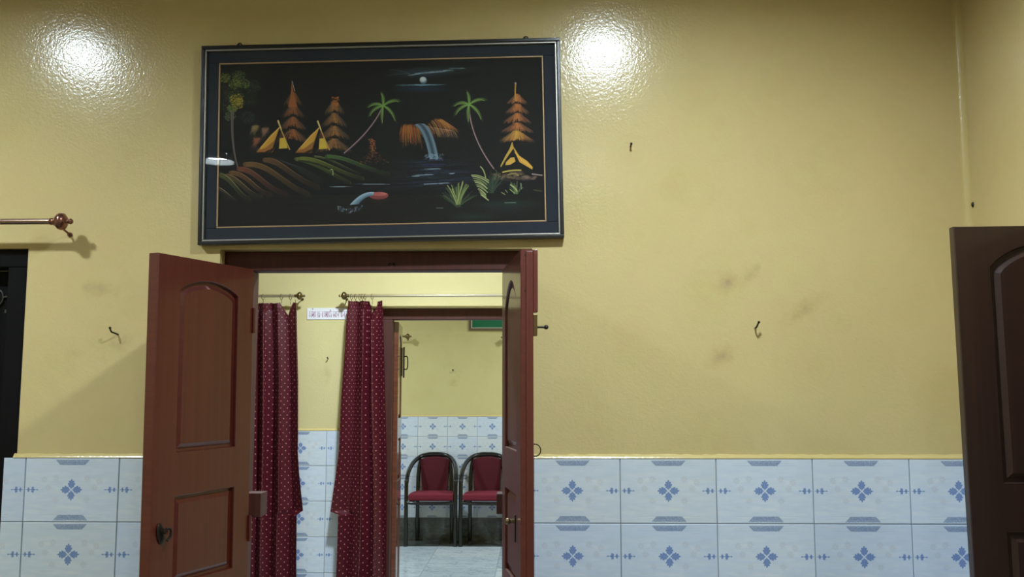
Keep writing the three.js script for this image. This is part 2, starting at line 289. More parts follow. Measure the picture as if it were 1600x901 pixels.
// ---------------------------------------------------------------- ceiling lamps
const lampBody = new THREE.MeshStandardMaterial({ color: 0xe2e2de, roughness: 0.5 });
const lampGlow = new THREE.MeshStandardMaterial({ color: 0xffffff, emissive: LAMP_COLOR, emissiveIntensity: 14, roughness: 0.6 });
const lampLabels = ['round white ceiling lamp of the front room near the painting, away from the brown door', 'round white ceiling lamp of the front room near the painting and the brown door', 'round white ceiling lamp of the front room away from the painting and the brown door',
  'round white ceiling lamp of the front room far from painting, brown door side', 'round white ceiling lamp of the second room before the curtains', 'round white ceiling lamp of the last room beside the curtain rod left of the chairs', 'round white ceiling lamp of the last room beyond the green framed picture'];
LAMPS.forEach(([x, z, I], i) => {
  const g = tag(group('ceiling_light', [x, CEIL, z]), lampLabels[i], 'lamp', 'ceiling lamps');
  const rim = [[0.098, 0], [0.112, 0], [0.112, -0.046], [0.104, -0.046], [0.098, -0.008], [0.098, 0]].map(p => new THREE.Vector2(...p));
  mesh('reflector_rim', new THREE.LatheGeometry(rim, 40), lampBody, g);
  const d = new THREE.CylinderGeometry(0.097, 0.097, 0.006, 40); d.translate(0, -0.004, 0); mesh('diffuser', d, lampGlow, g);
  const l = new THREE.RectAreaLight(LAMP_COLOR, I, 0.165, 0.165); l.position.set(0, -0.0085, 0); l.rotation.x = -Math.PI / 2; g.add(l);
});

// ---------------------------------------------------------------- door frames
function doorFrame(id, o, w, hd, z0, z1, mat, label, w2 = w) { // o = outer opening; w jamb width, hd head depth
  const g = group('trim_' + id); tag(g, label, 'door frame', null, 'structure');
  mesh('head', rbox(o[0], o[1], o[3] - hd, o[3], z0, z1, 0.004), mat, g);
  mesh('jamb', rbox(o[0], o[0] + w, 0, o[3] - hd, z0, z1, 0.004), mat, g);
  mesh('jamb', rbox(o[1] - w2, o[1], 0, o[3] - hd, z0, z1, 0.004), mat, g);
  return g;
}
const frame1 = doorFrame(5, OPEN1, 0.097, 0.064, -T + 0.004, -0.05, jambWood, 'dark red brown wooden door frame under the night painting', 0.06);
mesh('stop_block', rbox(-0.917, -0.862, 1.034, 1.108, -0.09, -0.012, 0.002), jambWood, frame1);
mesh('stop_block', rbox(-0.114, -0.06, 1.045, 1.108, -0.09, -0.012, 0.002), jambWood, frame1);
{ const p = []; for (let k = 0; k < 2; k++) p.push(cyl([-0.472 + k * 0.016, 1.845, -0.054], [-0.466 + k * 0.016, 1.845, -0.048], 0.005, 10)); mesh('screw_plate', merge(p), iron, frame1); }
const frame2 = doorFrame(6, OPEN2, 0.112, 0.064, Z2 - T - 0.004, Z2 - 0.045, jambWood, 'dark brown door frame between the curtain and the last room');
const frameB = doorFrame(7, OPENB, 0.07, 0.06, -T + 0.01, -0.012, blackWood, 'black door frame under the copper curtain rod');

// ---------------------------------------------------------------- panelled door leaves
function outline(x0, x1, y0, y1, rise, n = 20) { // rectangle with a segmental arch on top
  const p = [[x0, y0], [x1, y0], [x1, y1 - rise]];
  if (rise > 0) for (let i = 1; i < n; i++) { const t = i / n, x = x1 + (x0 - x1) * t; p.push([x, y1 - rise + rise * Math.pow(Math.sin(Math.PI * t), 0.75)]); }
  p.push([x0, y1 - rise]); return p.map(q => new THREE.Vector2(...q));
}
function leafGeo(w, h, t, panels) {
  const s = new THREE.Shape(outline(0.002, w - 0.002, 0.002, h - 0.002, 0));
  for (const [a, b, c, d, rise] of panels) s.holes.push(new THREE.Path(outline(a, b, c, d, rise).reverse()));
  const g = new THREE.ExtrudeGeometry(s, { depth: t - 0.008, bevelEnabled: true, bevelThickness: 0.004, bevelSize: 0.002, bevelSegments: 2 });
  g.translate(0, 0, 0.004); return g;
}
function panelGeo(a, b, c, d, rise, t) {
  const base = new THREE.ExtrudeGeometry(new THREE.Shape(outline(a - 0.004, b + 0.004, c - 0.004, d + 0.004, rise)), { depth: 0.012, bevelEnabled: false }); base.translate(0, 0, t / 2 - 0.006);
  const i = 0.024, f = new THREE.ExtrudeGeometry(new THREE.Shape(outline(a + i, b - i, c + i, d - i, rise * 0.85)), { depth: 0.014, bevelEnabled: true, bevelThickness: 0.006, bevelSize: 0.013, bevelSegments: 1 }); f.translate(0, 0, t / 2 - 0.007);
  return merge([base, f]);
}
// z side: visible face at local z = 0; body to +z when side = 1, to -z when side = -1
function leaf(name, pos, ry, w, h, t, panels, side, mat, label) {
  const g = group(name, pos, ry); tag(g, label, 'door', null, 'structure'); g.rotation.order = 'YXZ';
  const off = side > 0 ? 0 : -t;
  mesh('leaf_frame', leafGeo(w, h, t, panels).translate(0, 0, off), mat, g);
  for (const p of panels) mesh('panel', panelGeo(...p, t).translate(0, 0, off), mat, g);
  return g;
}
const LW = 0.437, LT = 0.036, LH = 1.805;
const PAN = [[0.075, 0.345, 1.245, 1.745, 0.035], [0.075, 0.345, 0.88, 1.125, 0], [0.075, 0.345, 0.12, 0.76, 0]];
// left leaf of the open doorway, swung back towards the viewer
const leafA = leaf('door_1', [-0.885, 0.014, 0.004], R(-110), LW, LH, LT, PAN, 1, doorWood, 'red brown panelled door leaf with arched panel, swung open left of doorway');
leafA.rotation.z = -0.0137;
{ // oval latch with a thumb turn, on the lock stile
  const k = sub('latch', leafA, [0.40, 1.028, 0]);
  const pl = sph([0, 0, -0.003], 0.02, 0.75, 1.5, 0.25); pl.rotateZ(-0.25); mesh('plate', pl, iron, k);
  mesh('knob', merge([cyl([0, 0.008, -0.004], [0, 0.008, -0.022], 0.007, 12), tube([[-0.004, 0.014, -0.018], [-0.016, 0.012, -0.022], [-0.02, -0.006, -0.02], [-0.01, -0.02, -0.016]], 0.0035, 20, 8)]), iron, k);
  for (const y of [0.25, 0.95, 1.6]) mesh('hinge', cyl([0.0, y, -0.004], [0.0, y + 0.08, -0.004], 0.005, 10), doorWood, leafA);
}
// right leaf, nearly edge on
const leafB = leaf('door_2', [-0.096, 0.014, 0.004], R(-81.6), LW, LH, LT, PAN.map((p, i) => i ? p : [p[0], p[1], p[2], p[3], 0.075]), -1, doorWood, 'red brown panelled door leaf seen almost edge on at right of doorway');
{
  const k = sub('latch', leafB, [0.33, 1.04, 0]);
  mesh('plate', rbox(-0.009, 0.009, -0.045, 0.03, 0, 0.004, 0.0015), iron, k); mesh('knob', merge([cyl([0, 0.012, 0.003], [0, 0.012, 0.02], 0.006, 12), sph([0, 0.012, 0.022], 0.009)]), brass, k);
  mesh('edge_strip', rbox(LW - 0.03, LW - 0.002, 1.63, LH, -LT - 0.013, -LT, 0.002), doorWood, leafB);
  const b = sub('tower_bolt', leafB, [LW - 0.016, 1.59, -LT]);
  mesh('plate', rbox(-0.011, 0.011, -0.025, 0.035, -0.012, 0, 0.002), brass, b);
  mesh('knob', merge([cyl([0, 0, -0.006], [0, 0, -0.036], 0.0032, 10), sph([0, 0, -0.038], 0.0065)]), iron, b);
  const rg = new THREE.TorusGeometry(0.0165, 0.0016, 8, 32); rg.rotateY(R(62)); rg.translate(LW - 0.03, 1.252, -LT - 0.008); mesh('pull_ring', rg, iron, leafB);
  mesh('rebate', rbox(LW - 0.0015, LW + 0.004, 0.01, LH - 0.005, -LT + 0.002, -LT * 0.42, 0.0015), doorWood, leafB);
  for (const y of [1.79, 1.69]) { const s = cyl([LW, y, -0.013], [LW + 0.0015, y, -0.013], 0.0028, 8); mesh('nail_head', s, iron, leafB); }
}
// leaf at the second doorway, opened into the last room
const leafC = leaf('door_3', [-0.834, 0.014, Z2 - T - 0.012], R(94.5), 0.43, 1.845, LT, [[0.075, 0.345, 1.27, 1.78, 0.05], [0.075, 0.345, 0.9, 1.15, 0], [0.075, 0.345, 0.12, 0.78, 0]], 1, wood(0x5d2a1b, 0x743926, 0.35, 0.8), 'brown door leaf of the second doorway, pushed into the last room');
{ // hasp hanging at its far edge
  leafC.children.forEach(c => c.position.z -= 0);
  const k = sub('hasp', leafC, [0.40, 1.62, LT]);
  mesh('plate', rbox(-0.012, 0.012, -0.09, 0.09, 0, 0.004, 0.0015), iron, k);
  mesh('bar', cyl([0, -0.1, 0.012], [0, 0.095, 0.012], 0.005, 10), iron, k);
  mesh('loop', tube([[0, 0.035, 0.012], [0, 0.03, 0.034], [0, -0.04, 0.034], [0, -0.045, 0.012]], 0.0035, 24, 8), iron, k);
}
// dark brown leaf on the right wall
const leafD = leaf('door_4', [1.402, 0.014, 0.79], Math.PI, 0.377, 1.806, 0.028, [[0.06, 0.297, 1.2, 1.762, 0.055], [0.06, 0.297, 0.85, 1.09, 0], [0.06, 0.297, 0.12, 0.74, 0]], 1, darkWood, 'dark brown panelled door leaf standing open against the right wall');
leafD.rotation.z = -R(0.5);
{ // the doorway it belongs to: frame, the other leaf shut
  const g = group('trim_8'); tag(g, 'dark brown door frame in the right wall beside the open leaf', 'door frame', null, 'structure');
  mesh('head', rbox(XR + 0.03, XR + T, 1.835, 1.885, 0.80, 1.70), darkWood, g);
  for (const [a, b] of [[0.80, 0.84], [1.66, 1.70]]) mesh('jamb', rbox(XR + 0.03, XR + T, 0, 1.835, a, b), darkWood, g);
  leaf('door_5', [XR + T - 0.005, 0.014, 1.25], R(-90), 0.405, 1.81, 0.036, [[0.07, 0.335, 1.2, 1.76, 0.05], [0.07, 0.335, 0.85, 1.09, 0], [0.07, 0.335, 0.12, 0.74, 0]], 1, darkWood, 'dark brown door leaf shut in the right wall doorway');
  const w = tag(mesh('wall_closet', merge([box(XR + T, XR + 1.0, 0, 2.1, 0.6, 0.66), box(XR + T, XR + 1.0, 0, 2.1, 1.84, 1.9), box(XR + 0.94, XR + 1.0, 0, 2.1, 0.66, 1.84), box(XR + T, XR + 1.0, 2.1, 2.16, 0.6, 1.9), box(XR + T, XR + 1.0, -0.06, 0, 0.6, 1.9)]), paintPlain), 'ochre walls of the closet behind the dark brown door', 'wall', null, 'structure');
}
// black shut door under the copper rod, with a hasp
{
  const d = leaf('door_6', [-1.722, 0.014, -0.075], Math.PI, 0.384, 1.815, 0.034, [[0.06, 0.325, 1.24, 1.76, 0], [0.06, 0.325, 0.9, 1.14, 0], [0.06, 0.325, 0.12, 0.8, 0]], 1, blackWood, 'near black shut door leaf with iron hasp beside the tiled wall');
  leaf('door_7', [-2.488, 0.014, -0.075], 0, 0.378, 1.815, 0.034, [[0.06, 0.32, 1.24, 1.76, 0], [0.06, 0.32, 0.9, 1.14, 0], [0.06, 0.32, 0.12, 0.8, 0]], -1, blackWood, 'near black shut door leaf beyond the hasp leaf');
  const k = sub('hasp', d, [0.03, 1.73, 0]); const darkIron = new THREE.MeshStandardMaterial({ color: 0x55504a, roughness: 0.5, metalness: 0.6 });
  const rg = new THREE.TorusGeometry(0.022, 0.0028, 8, 28); rg.scale(0.8, 1.1, 1); rg.translate(0.022, -0.004, -0.006); mesh('ring', rg, darkIron, k);
  mesh('bar', merge([cyl([0.004, -0.003, -0.006], [-0.03, 0, -0.006], 0.0028, 8), box(-0.012, -0.002, -0.055, -0.045, -0.005, 0)]), darkIron, k);
}

// ---------------------------------------------------------------- framed night painting
const painting = canvasTex(1600, 812, (c, W, H) => {
  const r = rng(99), G = (a, b) => a + (b - a) * r();
  c.fillStyle = '#060708'; c.fillRect(0, 0, W, H);
  const s = W / 511; // drawn in photograph units, with the hang of the frame taken out
  c.setTransform(s, 0.0165 * s, -0.012 * s, s, -343 * s + 0.012 * 97 * s, -97 * s - 343 * 0.0165 * s);
  c.lineCap = 'round'; c.lineJoin = 'round';
  const line = (p, w, col) => { c.strokeStyle = col; c.lineWidth = w; c.beginPath(); c.moveTo(p[0], p[1]); if (p.length === 4) c.lineTo(p[2], p[3]); else if (p.length === 6) c.quadraticCurveTo(p[2], p[3], p[4], p[5]); else c.bezierCurveTo(...p.slice(2)); c.stroke(); };
  const poly = (p, col) => { c.fillStyle = col; c.beginPath(); c.moveTo(p[0], p[1]); for (let i = 2; i < p.length; i += 2) c.lineTo(p[i], p[i + 1]); c.closePath(); c.fill(); };
  const dab = (x, y, rx, ry, a, col) => { c.fillStyle = col; c.beginPath(); c.ellipse(x, y, rx, ry, a, 0, 7); c.fill(); };
  const soft = (x, y, rx, ry, col, a) => { for (let i = 0; i < 14; i++) { const k = 1 - i / 14; dab(x, y, rx * k, ry * k, 0, `rgba(${col},${a / 7})`); } };
  // moon, clouds and the glowing horizon
  soft(660, 112, 60, 10, '40,66,84', 0.5); soft(700, 108, 70, 8, '40,60,74', 0.35); soft(664, 138, 50, 7, '30,60,90', 0.5);
  for (let i = 0; i < 46; i++) { const t = r(), x = 640 + t * 62 + G(-4, 4), y = 115 - t * 6 + G(-1.6, 1.6); line([x, y, x + G(6, 16), y - 0.8], G(0.5, 1.8), `rgba(${G(120, 185) | 0},${G(140, 196) | 0},${G(155, 205) | 0},0.28)`); }
  for (let i = 0; i < 16; i++) { const x = 706 + G(0, 22), y = 105 + G(-1, 1); line([x, y, x + 6, y], G(0.5, 1.4), 'rgba(140,160,172,0.3)'); }
  line([612, 106, 626, 107, 645, 113], 1, 'rgba(110,126,135,0.3)'); line([606, 117, 630, 112, 646, 114], 1, 'rgba(110,126,135,0.3)');
  dab(666.5, 124, 6, 5.6, 0, '#5f7680'); dab(665.8, 122.6, 5, 4.2, 0, '#aeb9bd'); dab(666, 122, 3.2, 2.6, 0, '#c4ccce');
  for (let i = 0; i < 40; i++) { const x = G(628, 700), k = 1 - Math.abs(x - 662) / 44; line([x - 8, 132 + G(-1, 1.4), x + 8, 131 + G(-1, 1)], G(0.4, 1.6), `rgba(120,165,185,${0.08 + 0.28 * Math.max(0, k)})`); }
  // leafy tree at the left edge
  const fol = (x, y, R0, col, n) => { for (let i = 0; i < n; i++) { const a = G(0, 6.28), q = R0 * Math.sqrt(r()); dab(x + q * Math.cos(a), y + q * Math.sin(a) * 0.85, G(0.5, 1.4), G(0.4, 0.9), a, `rgba(${col.split(',').map(v => Math.min(255, v * 1.2) | 0)},${G(0.2, 0.6)})`); } };
  const clumps = [[350, 118, 9, '102,112,40'], [372, 115, 11, '88,104,48'], [366, 128, 10, '104,118,40'], [381, 128, 9, '84,102,44'], [352, 140, 14, '38,54,36'], [368, 148, 14, '66,80,36'], [369, 153, 11, '160,140,40'], [372, 160, 10, '136,122,40'], [363, 168, 8, '100,108,50'], [395, 132, 14, '48,60,46'], [392, 152, 13, '36,46,36'], [352, 162, 12, '34,46,34'], [388, 182, 12, '44,52,44'], [360, 180, 9, '80,84,60']]; clumps.sort((a, b) => a[3].split(',')[1] - b[3].split(',')[1]);
  for (const [x, y, q, k] of clumps) { soft(x, y + 2, q, q * 0.8, k.split(',').map(v => v * 0.6 | 0).join(), 0.5); fol(x, y, q, k, 170); }
  for (let i = 0; i < 60; i++) { const x = G(345, 400), y = G(112, 186); line([x, y, x + G(2, 7), y + G(2, 6)], 0.5, `rgba(130,138,90,${G(0.05, 0.2)})`); }
  for (let i = 0; i < 5; i++) line([362 + i * 0.9, 172, 361 + i * 0.6, 225, 374 + i * 0.3, 262], 0.9, i % 2 ? '#4f4540' : '#6a5e58');
  // brown layered trees
  const conifer = (x, yt, yb, w, n, dk, lt) => { // drooping tiers, bright in the middle, ragged grey brown tips
    for (let k = 0; k < n; k++) { const t = k / (n - 1), hh = (yb - yt) / n, y = yt + hh * (k + 0.35), hw = w * (0.55 + 0.45 * t);
      for (let i = 0; i < 150; i++) { const u = G(-1, 1), a = Math.abs(u), x1 = x + u * hw, y1 = y + hh * (0.25 + 0.55 * Math.pow(a, 0.8)) + G(-2.5, 2.5) - a * a * 3, b = Math.pow(1 - a, 0.8) * G(0.6, 1.1);
        const col = [0, 1, 2].map(j => Math.min(255, dk[j] + (lt[j] - dk[j]) * b) | 0); line([x + u * hw * 0.15, y - hh * 0.35, x + u * hw * 0.6, y - hh * 0.1 + a * 3, x1, y1], G(0.5, 1.1), `rgba(${col},${0.35 + 0.4 * b})`); }
      for (let i = 0; i < 46; i++) { const u = G(-1, 1); dab(x + u * hw * 0.34, y + G(-0.4, 0.45) * hh, G(0.8, 2), G(0.6, 1.3), u, `rgba(${lt},${G(0.25, 0.6) * (1 - Math.abs(u) * 0.6)})`); } }
  };
  conifer(460, 142, 222, 27, 4, [60, 42, 34], [156, 92, 44]); poly([457, 124, 462, 150, 467, 166, 452, 166, 456, 146], '#96562c'); line([457.5, 124, 462, 140], 1.2, '#b09a8c');
  conifer(526, 156, 238, 30, 4, [58, 46, 40], [158, 106, 52]); for (let i = 0; i < 60; i++) dab(527 + G(-6, 6), 157 + G(-7, 8), 1.6, 1.2, 0, `rgba(${r() < 0.5 ? '176,100,44' : '140,76,34'},0.5)`);
  conifer(815, 148, 224, 30, 5, [74, 50, 38], [190, 114, 58]); line([813, 130, 811, 142, 813, 158], 2.2, '#b98a3c'); dab(812.5, 130, 1.6, 1.8, 0, '#a08a84');
  for (let i = 0; i < 70; i++) { const u = G(-1, 1); line([814 + u * 4, 206, 814 + u * 12, 210, 814 + u * 24, 219 + G(-1, 4)], 0.7, `rgba(204,158,62,${0.5 - 0.35 * Math.abs(u)})`); }
  // round bushes beside the tent
  for (const [x, y, col] of [[401, 199, '150,120,76'], [417, 203, '150,106,80'], [404, 219, '150,86,62']]) { for (let i = 0; i < 60; i++) { const t = r(); line([x + G(-6, 6), y + t * 3 - 4, x - 3 + G(-8, 4), y + t * 20 + 2], 1, `rgba(${col},${0.32 * (1 - t)})`); } soft(x, y, 8, 7.5, col, 0.6); }
  // tents
  for (const [x, y, w, h] of [[440, 196, 37, 42], [503, 197, 38, 42]]) {
    poly([x, y, x - 6, y + 20, x - 11, y + 36, x - 24, y + 42, x - w, y + h], '#8f5f28'); poly([x, y + 1, x - 15, y + 15, x - w + 3, y + h - 3, x - w + 14, y + h - 6, x - 9, y + 24], '#c49236'); line([x - 1, y + 3, x - w + 6, y + h - 6], 1, '#d8b25a');
    line([x - 4, y - 8, x + 3, y + 10, x + 16, y + 38], 1.9, '#b48c48'); line([x - 3, y - 8, x + 2, y + 6], 2, '#cdb478');
    poly([x + 0, y + 20, x + 8, y + 19, x + 13, y + 36, x - 1, y + 37], '#c8a83c'); for (let i = 0; i < 30; i++) { const xx = x - w + G(4, 30); line([xx, y + h - G(0, 10), xx - 4, y + h + 1], 0.8, 'rgba(150,84,36,0.35)'); } poly([x + 1, y + 8, x + 6, y + 18, x - 1, y + 18], '#4a2a18');
  }
  poly([808, 226, 796, 246, 788, 262, 791, 260, 809, 234], '#c0983c'); line([807, 225, 800, 246, 789, 263], 1.6, '#b89a48'); poly([806, 227, 811, 240, 818, 256, 838, 268, 839, 264, 830, 254, 818, 246], '#cf9a3a'); for (let i = 0; i < 30; i++) { const t = r(); line([810 + t * 16, 240 + t * 14, 824 + t * 14, 256 + t * 9], 0.9, `rgba(${r() < 0.5 ? '214,136,48' : '222,182,82'},0.35)`); } poly([797, 256, 804, 249, 810, 248, 812, 255, 804, 260, 796, 261], '#d0a244');
  // palms
  const palm = (x, y, tx, ty, bend) => { const P = [x, y, x + (tx - x) * 0.35 + bend, y + (ty - y) * 0.5, tx, ty]; line(P, 2.6, '#5c4446'); line([P[0] - 0.5, P[1], P[2] - 0.5, P[3], P[4] - 0.6, P[5]], 1.3, '#9a8084');
    for (const [dx, dy, ex, ey] of [[-10, -6, -27, 3], [-13, 2, -24, 19], [-2, 8, -1, 32], [11, 4, 22, 28], [12, -10, 29, -7], [1, -12, -4, -23]]) { for (let i = 0; i < 26; i++) { const q = i / 25, w = 5.2 * Math.sin(Math.PI * (0.12 + 0.8 * q)); const bx = 2 * q * (1 - q) * dx * 1.25 + q * q * ex, by = 2 * q * (1 - q) * dy * 1.25 + q * q * ey; const fade = 1.15 - q * 0.75; dab(x + bx, y + by, w * 0.75, w * 0.55, Math.atan2(ey, ex), `rgba(${70 * fade + 24 | 0},${108 * fade + 20 | 0},${46 * fade + 12 | 0},0.5)`); }
      line([x, y, x + dx * 1.2, y + dy * 1.2, x + ex * 0.85, y + ey * 0.85], 1, 'rgba(142,176,84,0.75)'); } };
  palm(603, 165, 543, 240, 6); palm(739, 164, 778, 266, -12);
  // big fall between the brown rocks
  for (let i = 0; i < 120; i++) { const x = G(632, 660), y = 193 + Math.abs(x - 643) * 0.25 + G(0, 6); line([x, y, x + (x - 640) * 0.35, y + G(8, 34)], G(0.6, 1.5), `rgba(${G(120, 200) | 0},${G(62, 122) | 0},${G(24, 48) | 0},${G(0.2, 0.55)})`); }
  for (let i = 0; i < 110; i++) { const t = r(), x = 672 + t * 34, y = 196 - Math.sin(t * 3) * 11 + G(0, 4); line([x, y, x + 4 + t * 8, y + 6, x + 9 + t * 9, y + G(10, 28)], G(0.5, 1.3), `rgba(${G(130, 204) | 0},${G(76, 140) | 0},${G(36, 60) | 0},${G(0.2, 0.5)})`); }
  for (let i = 0; i < 12; i++) line([674 + i * 3, 198 + i * 0.6, 684 + i * 3, 204, 694 + i * 2.4, 216], 0.8, 'rgba(206,164,142,0.45)');
  for (let i = 0; i < 70; i++) { const t = i / 69; line([653 + t * 16, 196 - Math.sin(t * 2.6) * 2, 668 + t * 15, 203, 677 + t * 14, 250], 1, `rgba(${78 + 30 * Math.sin(t * 9) | 0},${98 + 30 * Math.sin(t * 9) | 0},${110 + 30 * Math.sin(t * 9) | 0},0.5)`); }
  for (let i = 0; i < 90; i++) dab(684 + G(-14, 14), 247 + G(-5, 5), G(0.8, 2.6), G(0.5, 1.3), 0, `rgba(${G(110, 180) | 0},${G(140, 194) | 0},${G(160, 204) | 0},${G(0.1, 0.35)})`);
  // the lake
  for (let i = 0; i < 150; i++) { const y = G(250, 298), x = G(615, 750), k = 1 - Math.abs(x - 684) / 90; line([x - G(6, 24), y + 0.5, x + G(6, 22), y - 0.4], G(0.5, 2), `rgba(${34 + G(0, 20) | 0},${50 + G(0, 26) | 0},${70 + G(0, 40) | 0},${0.4 * Math.max(0, k)})`); }
  for (const [x, y, w] of [[684, 266, 16], [664, 276, 18], [676, 275, 8], [712, 274, 6], [680, 290, 18], [590, 290, 34], [536, 294, 20], [700, 289, 10], [655, 278, 8]]) for (let i = 0; i < 5; i++) line([x - w * G(0.3, 1), y + G(-0.8, 0.8), x + w * G(0.3, 1), y + G(-1.2, 0.4)], G(0.5, 1.2), `rgba(170,190,202,${G(0.2, 0.45)})`);
  for (let i = 0; i < 50; i++) { const y = G(292, 330), x = G(440, 640); line([x - 26, y + 1, x + 26, y - 1], 0.8, 'rgba(60,72,84,0.16)'); }
  // ploughed ridges, brown then green
  const ridge = (p, w, col, tk) => { for (let i = 0; i <= 34; i++) { const t = i / 34, a = 1 - t, x = a * a * a * p[0] + 3 * a * a * t * p[2] + 3 * a * t * t * p[4] + t * t * t * p[6], y = a * a * a * p[1] + 3 * a * a * t * p[3] + 3 * a * t * t * p[5] + t * t * t * p[7], f = 1.5 - t * 1.05;
      dab(x, y + w * 0.35, w * 0.75, w * 0.5, 0.6, `rgba(${col.map(v => v * f * 0.62 | 0)},0.75)`); dab(x - w * 0.35, y + w * 1.0, w * 0.5, w * 0.2, 0.7, 'rgba(10,9,8,0.5)'); line([x, y - w * 0.2, x + 2.2, y + w * 0.1, x + 1.2, y + w * 0.7], 0.75, `rgba(${tk.map(v => Math.min(255, v * f * 1.1) | 0)},0.8)`); } };
  const B1 = [104, 72, 42], B2 = [120, 66, 46], TK = [156, 120, 74];
  ridge([419, 249, 440, 246, 460, 276, 502, 292], 8.5, B1, TK); ridge([484 - 96, 256, 424, 250, 446, 288, 486, 302], 8.5, [118, 84, 44], TK); ridge([378, 263, 404, 262, 420, 296, 452, 302], 8, B2, [126, 88, 66]);
  ridge([365, 269, 392, 270, 404, 300, 426, 303], 7, [112, 78, 42], TK); ridge([357, 274, 378, 276, 392, 306, 412, 306], 7, [92, 78, 48], TK); ridge([346, 272, 366, 276, 378, 306, 394, 311], 7, [84, 84, 46], [136, 130, 78]); ridge([345, 294, 358, 300, 366, 312, 372, 313], 4, [72, 62, 44], [120, 100, 74]);
  for (let i = 0; i < 30; i++) line([428 + i, 246 + i * 0.4, 470 + i * 0.5, 262, 500 + i * 0.4, 290 - i * 0.2], 0.8, 'rgba(66,68,70,0.12)');
  const g1 = [84, 100, 40], gt = [150, 170, 66]; ridge([467, 248, 496, 252, 522, 272, 552, 286], 5.5, g1, gt); ridge([474, 247, 506, 246, 532, 270, 572, 279], 6, [98, 112, 40], [176, 190, 72]); ridge([496, 245, 520, 246, 540, 262, 566, 272], 3, [76, 84, 46], [120, 126, 76]); ridge([516, 244, 550, 244, 572, 264, 612, 272], 6, [66, 96, 48], [122, 150, 76]);
  line([521, 267, 526, 264, 525, 275], 1.3, '#9aa868');
  // orange stump
  for (let i = 0; i < 150; i++) { const t = r(), hw = t < 0.5 ? 5 : 5 + (t - 0.5) * 44; dab(587 + G(-1, 1) * hw + (t - 0.3) * 4, 218 + t * 40, G(0.7, 2), G(0.6, 1.4), 0.5, `rgba(${G(130, 196) | 0},${G(68, 112) | 0},${G(30, 52) | 0},${0.5 - t * 0.22})`); }
  // little spout, red stone and splash
  dab(598, 308, 15, 6, -0.02, '#7c3a38'); dab(599, 305.5, 12, 3, 0, '#a6564e'); dab(606, 305, 5, 1.4, 0.1, '#b4685e'); for (let i = 0; i < 10; i++) dab(600, 314 + i * 0.8, 13 - i, 2, 0, 'rgba(70,40,34,0.10)');
  for (let i = 0; i < 22; i++) { const t = i / 21; line([590 - t * 2, 303 + t * 5, 572 + t * 4, 300 + t * 8, 553 + t * 13, 322 - t * 1], 1.1, `rgba(${168 - t * 84 | 0},${194 - t * 84 | 0},${208 - t * 80 | 0},0.6)`); }
  for (let i = 0; i < 90; i++) { const x = G(533, 572), k = 1 - Math.abs(x - 552) / 22; dab(x, 327 + k * 6 + G(-4, 3), G(0.4, 1.5), G(0.5, 1.6), 0, `rgba(${G(120, 210) | 0},${G(150, 216) | 0},${G(176, 224) | 0},${G(0.15, 0.2 + 0.4 * k)})`); }
  // rocks and grass at the right
  for (let i = 0; i < 46; i++) { const x = G(778, 853), y = 277 + G(-4, 8) - (x > 800 && x < 822 ? 3 : 0); dab(x, y, G(3, 8), G(1.4, 3), G(-0.3, 0.3), `rgba(${r() < 0.4 ? '128,98,92' : r() < 0.5 ? '126,108,58' : '74,58,54'},0.5)`); }
  line([792, 272, 806, 268, 820, 269], 2.4, '#b5a046'); line([800, 276, 812, 272, 816, 277], 2, '#8c7a48'); line([838, 275, 846, 276, 853, 277], 2, '#94807c');
  soft(800, 322, 60, 9, '26,54,36', 0.5); soft(745, 342, 44, 7, '26,56,38', 0.5); soft(790, 330, 50, 12, '22,42,30', 0.4); line([795, 320, 812, 320], 1.4, 'rgba(150,170,160,0.6)');
  const blades = (x, y, n, a0, a1, L, cols) => { for (let i = 0; i < n; i++) { const a = G(a0, a1), l = L * G(0.55, 1), ex = x + Math.cos(a) * l, ey = y - Math.sin(a) * l; line([x + G(-3, 3), y, x + Math.cos(a) * l * 0.5, y - Math.sin(a) * l * 0.62, ex, ey], G(0.8, 2), cols[r() * cols.length | 0]); } };
  blades(722, 326, 40, 0.5, 2.7, 36, ['#2b3a2a', '#34402c', '#3e4c30', '#232d24']); blades(722, 322, 13, 0.8, 2.3, 38, ['#7c8a4a', '#98a060', '#5f7040']);
  blades(774, 304, 34, 0.6, 2.6, 36, ['#2c3c2c', '#33442f', '#222e25']); for (let i = 0; i < 11; i++) { const y = 276 + i * 3.1; line([743 + i * 1.5, y + G(-1, 1), 756, y - 1, 770 + G(-6, 2), y + 9], 1.7, ['#8f9a62', '#a8ac72', '#7b8852'][i % 3]); } line([757, 263, 763, 268, 765, 280], 1.8, '#98a468'); line([780, 268, 786, 271, 776, 284], 1.2, '#3c5240');
  blades(812, 306, 14, 0.7, 2.4, 20, ['#4a5c3c', '#6f7c4c', '#33452f']); line([804, 292, 812, 297, 814, 302], 2, '#a5a968'); line([803, 299, 810, 305], 1.6, '#8a9250'); line([790, 304, 795, 307], 1.4, '#8e9560'); line([796, 300, 799, 304], 1.3, '#7e8656'); line([820, 290, 821, 298], 2, '#74805c'); line([840, 300, 852, 302], 2, 'rgba(120,120,60,0.5)'); line([688, 328, 698, 328], 1.6, 'rgba(150,160,140,0.55)');
});
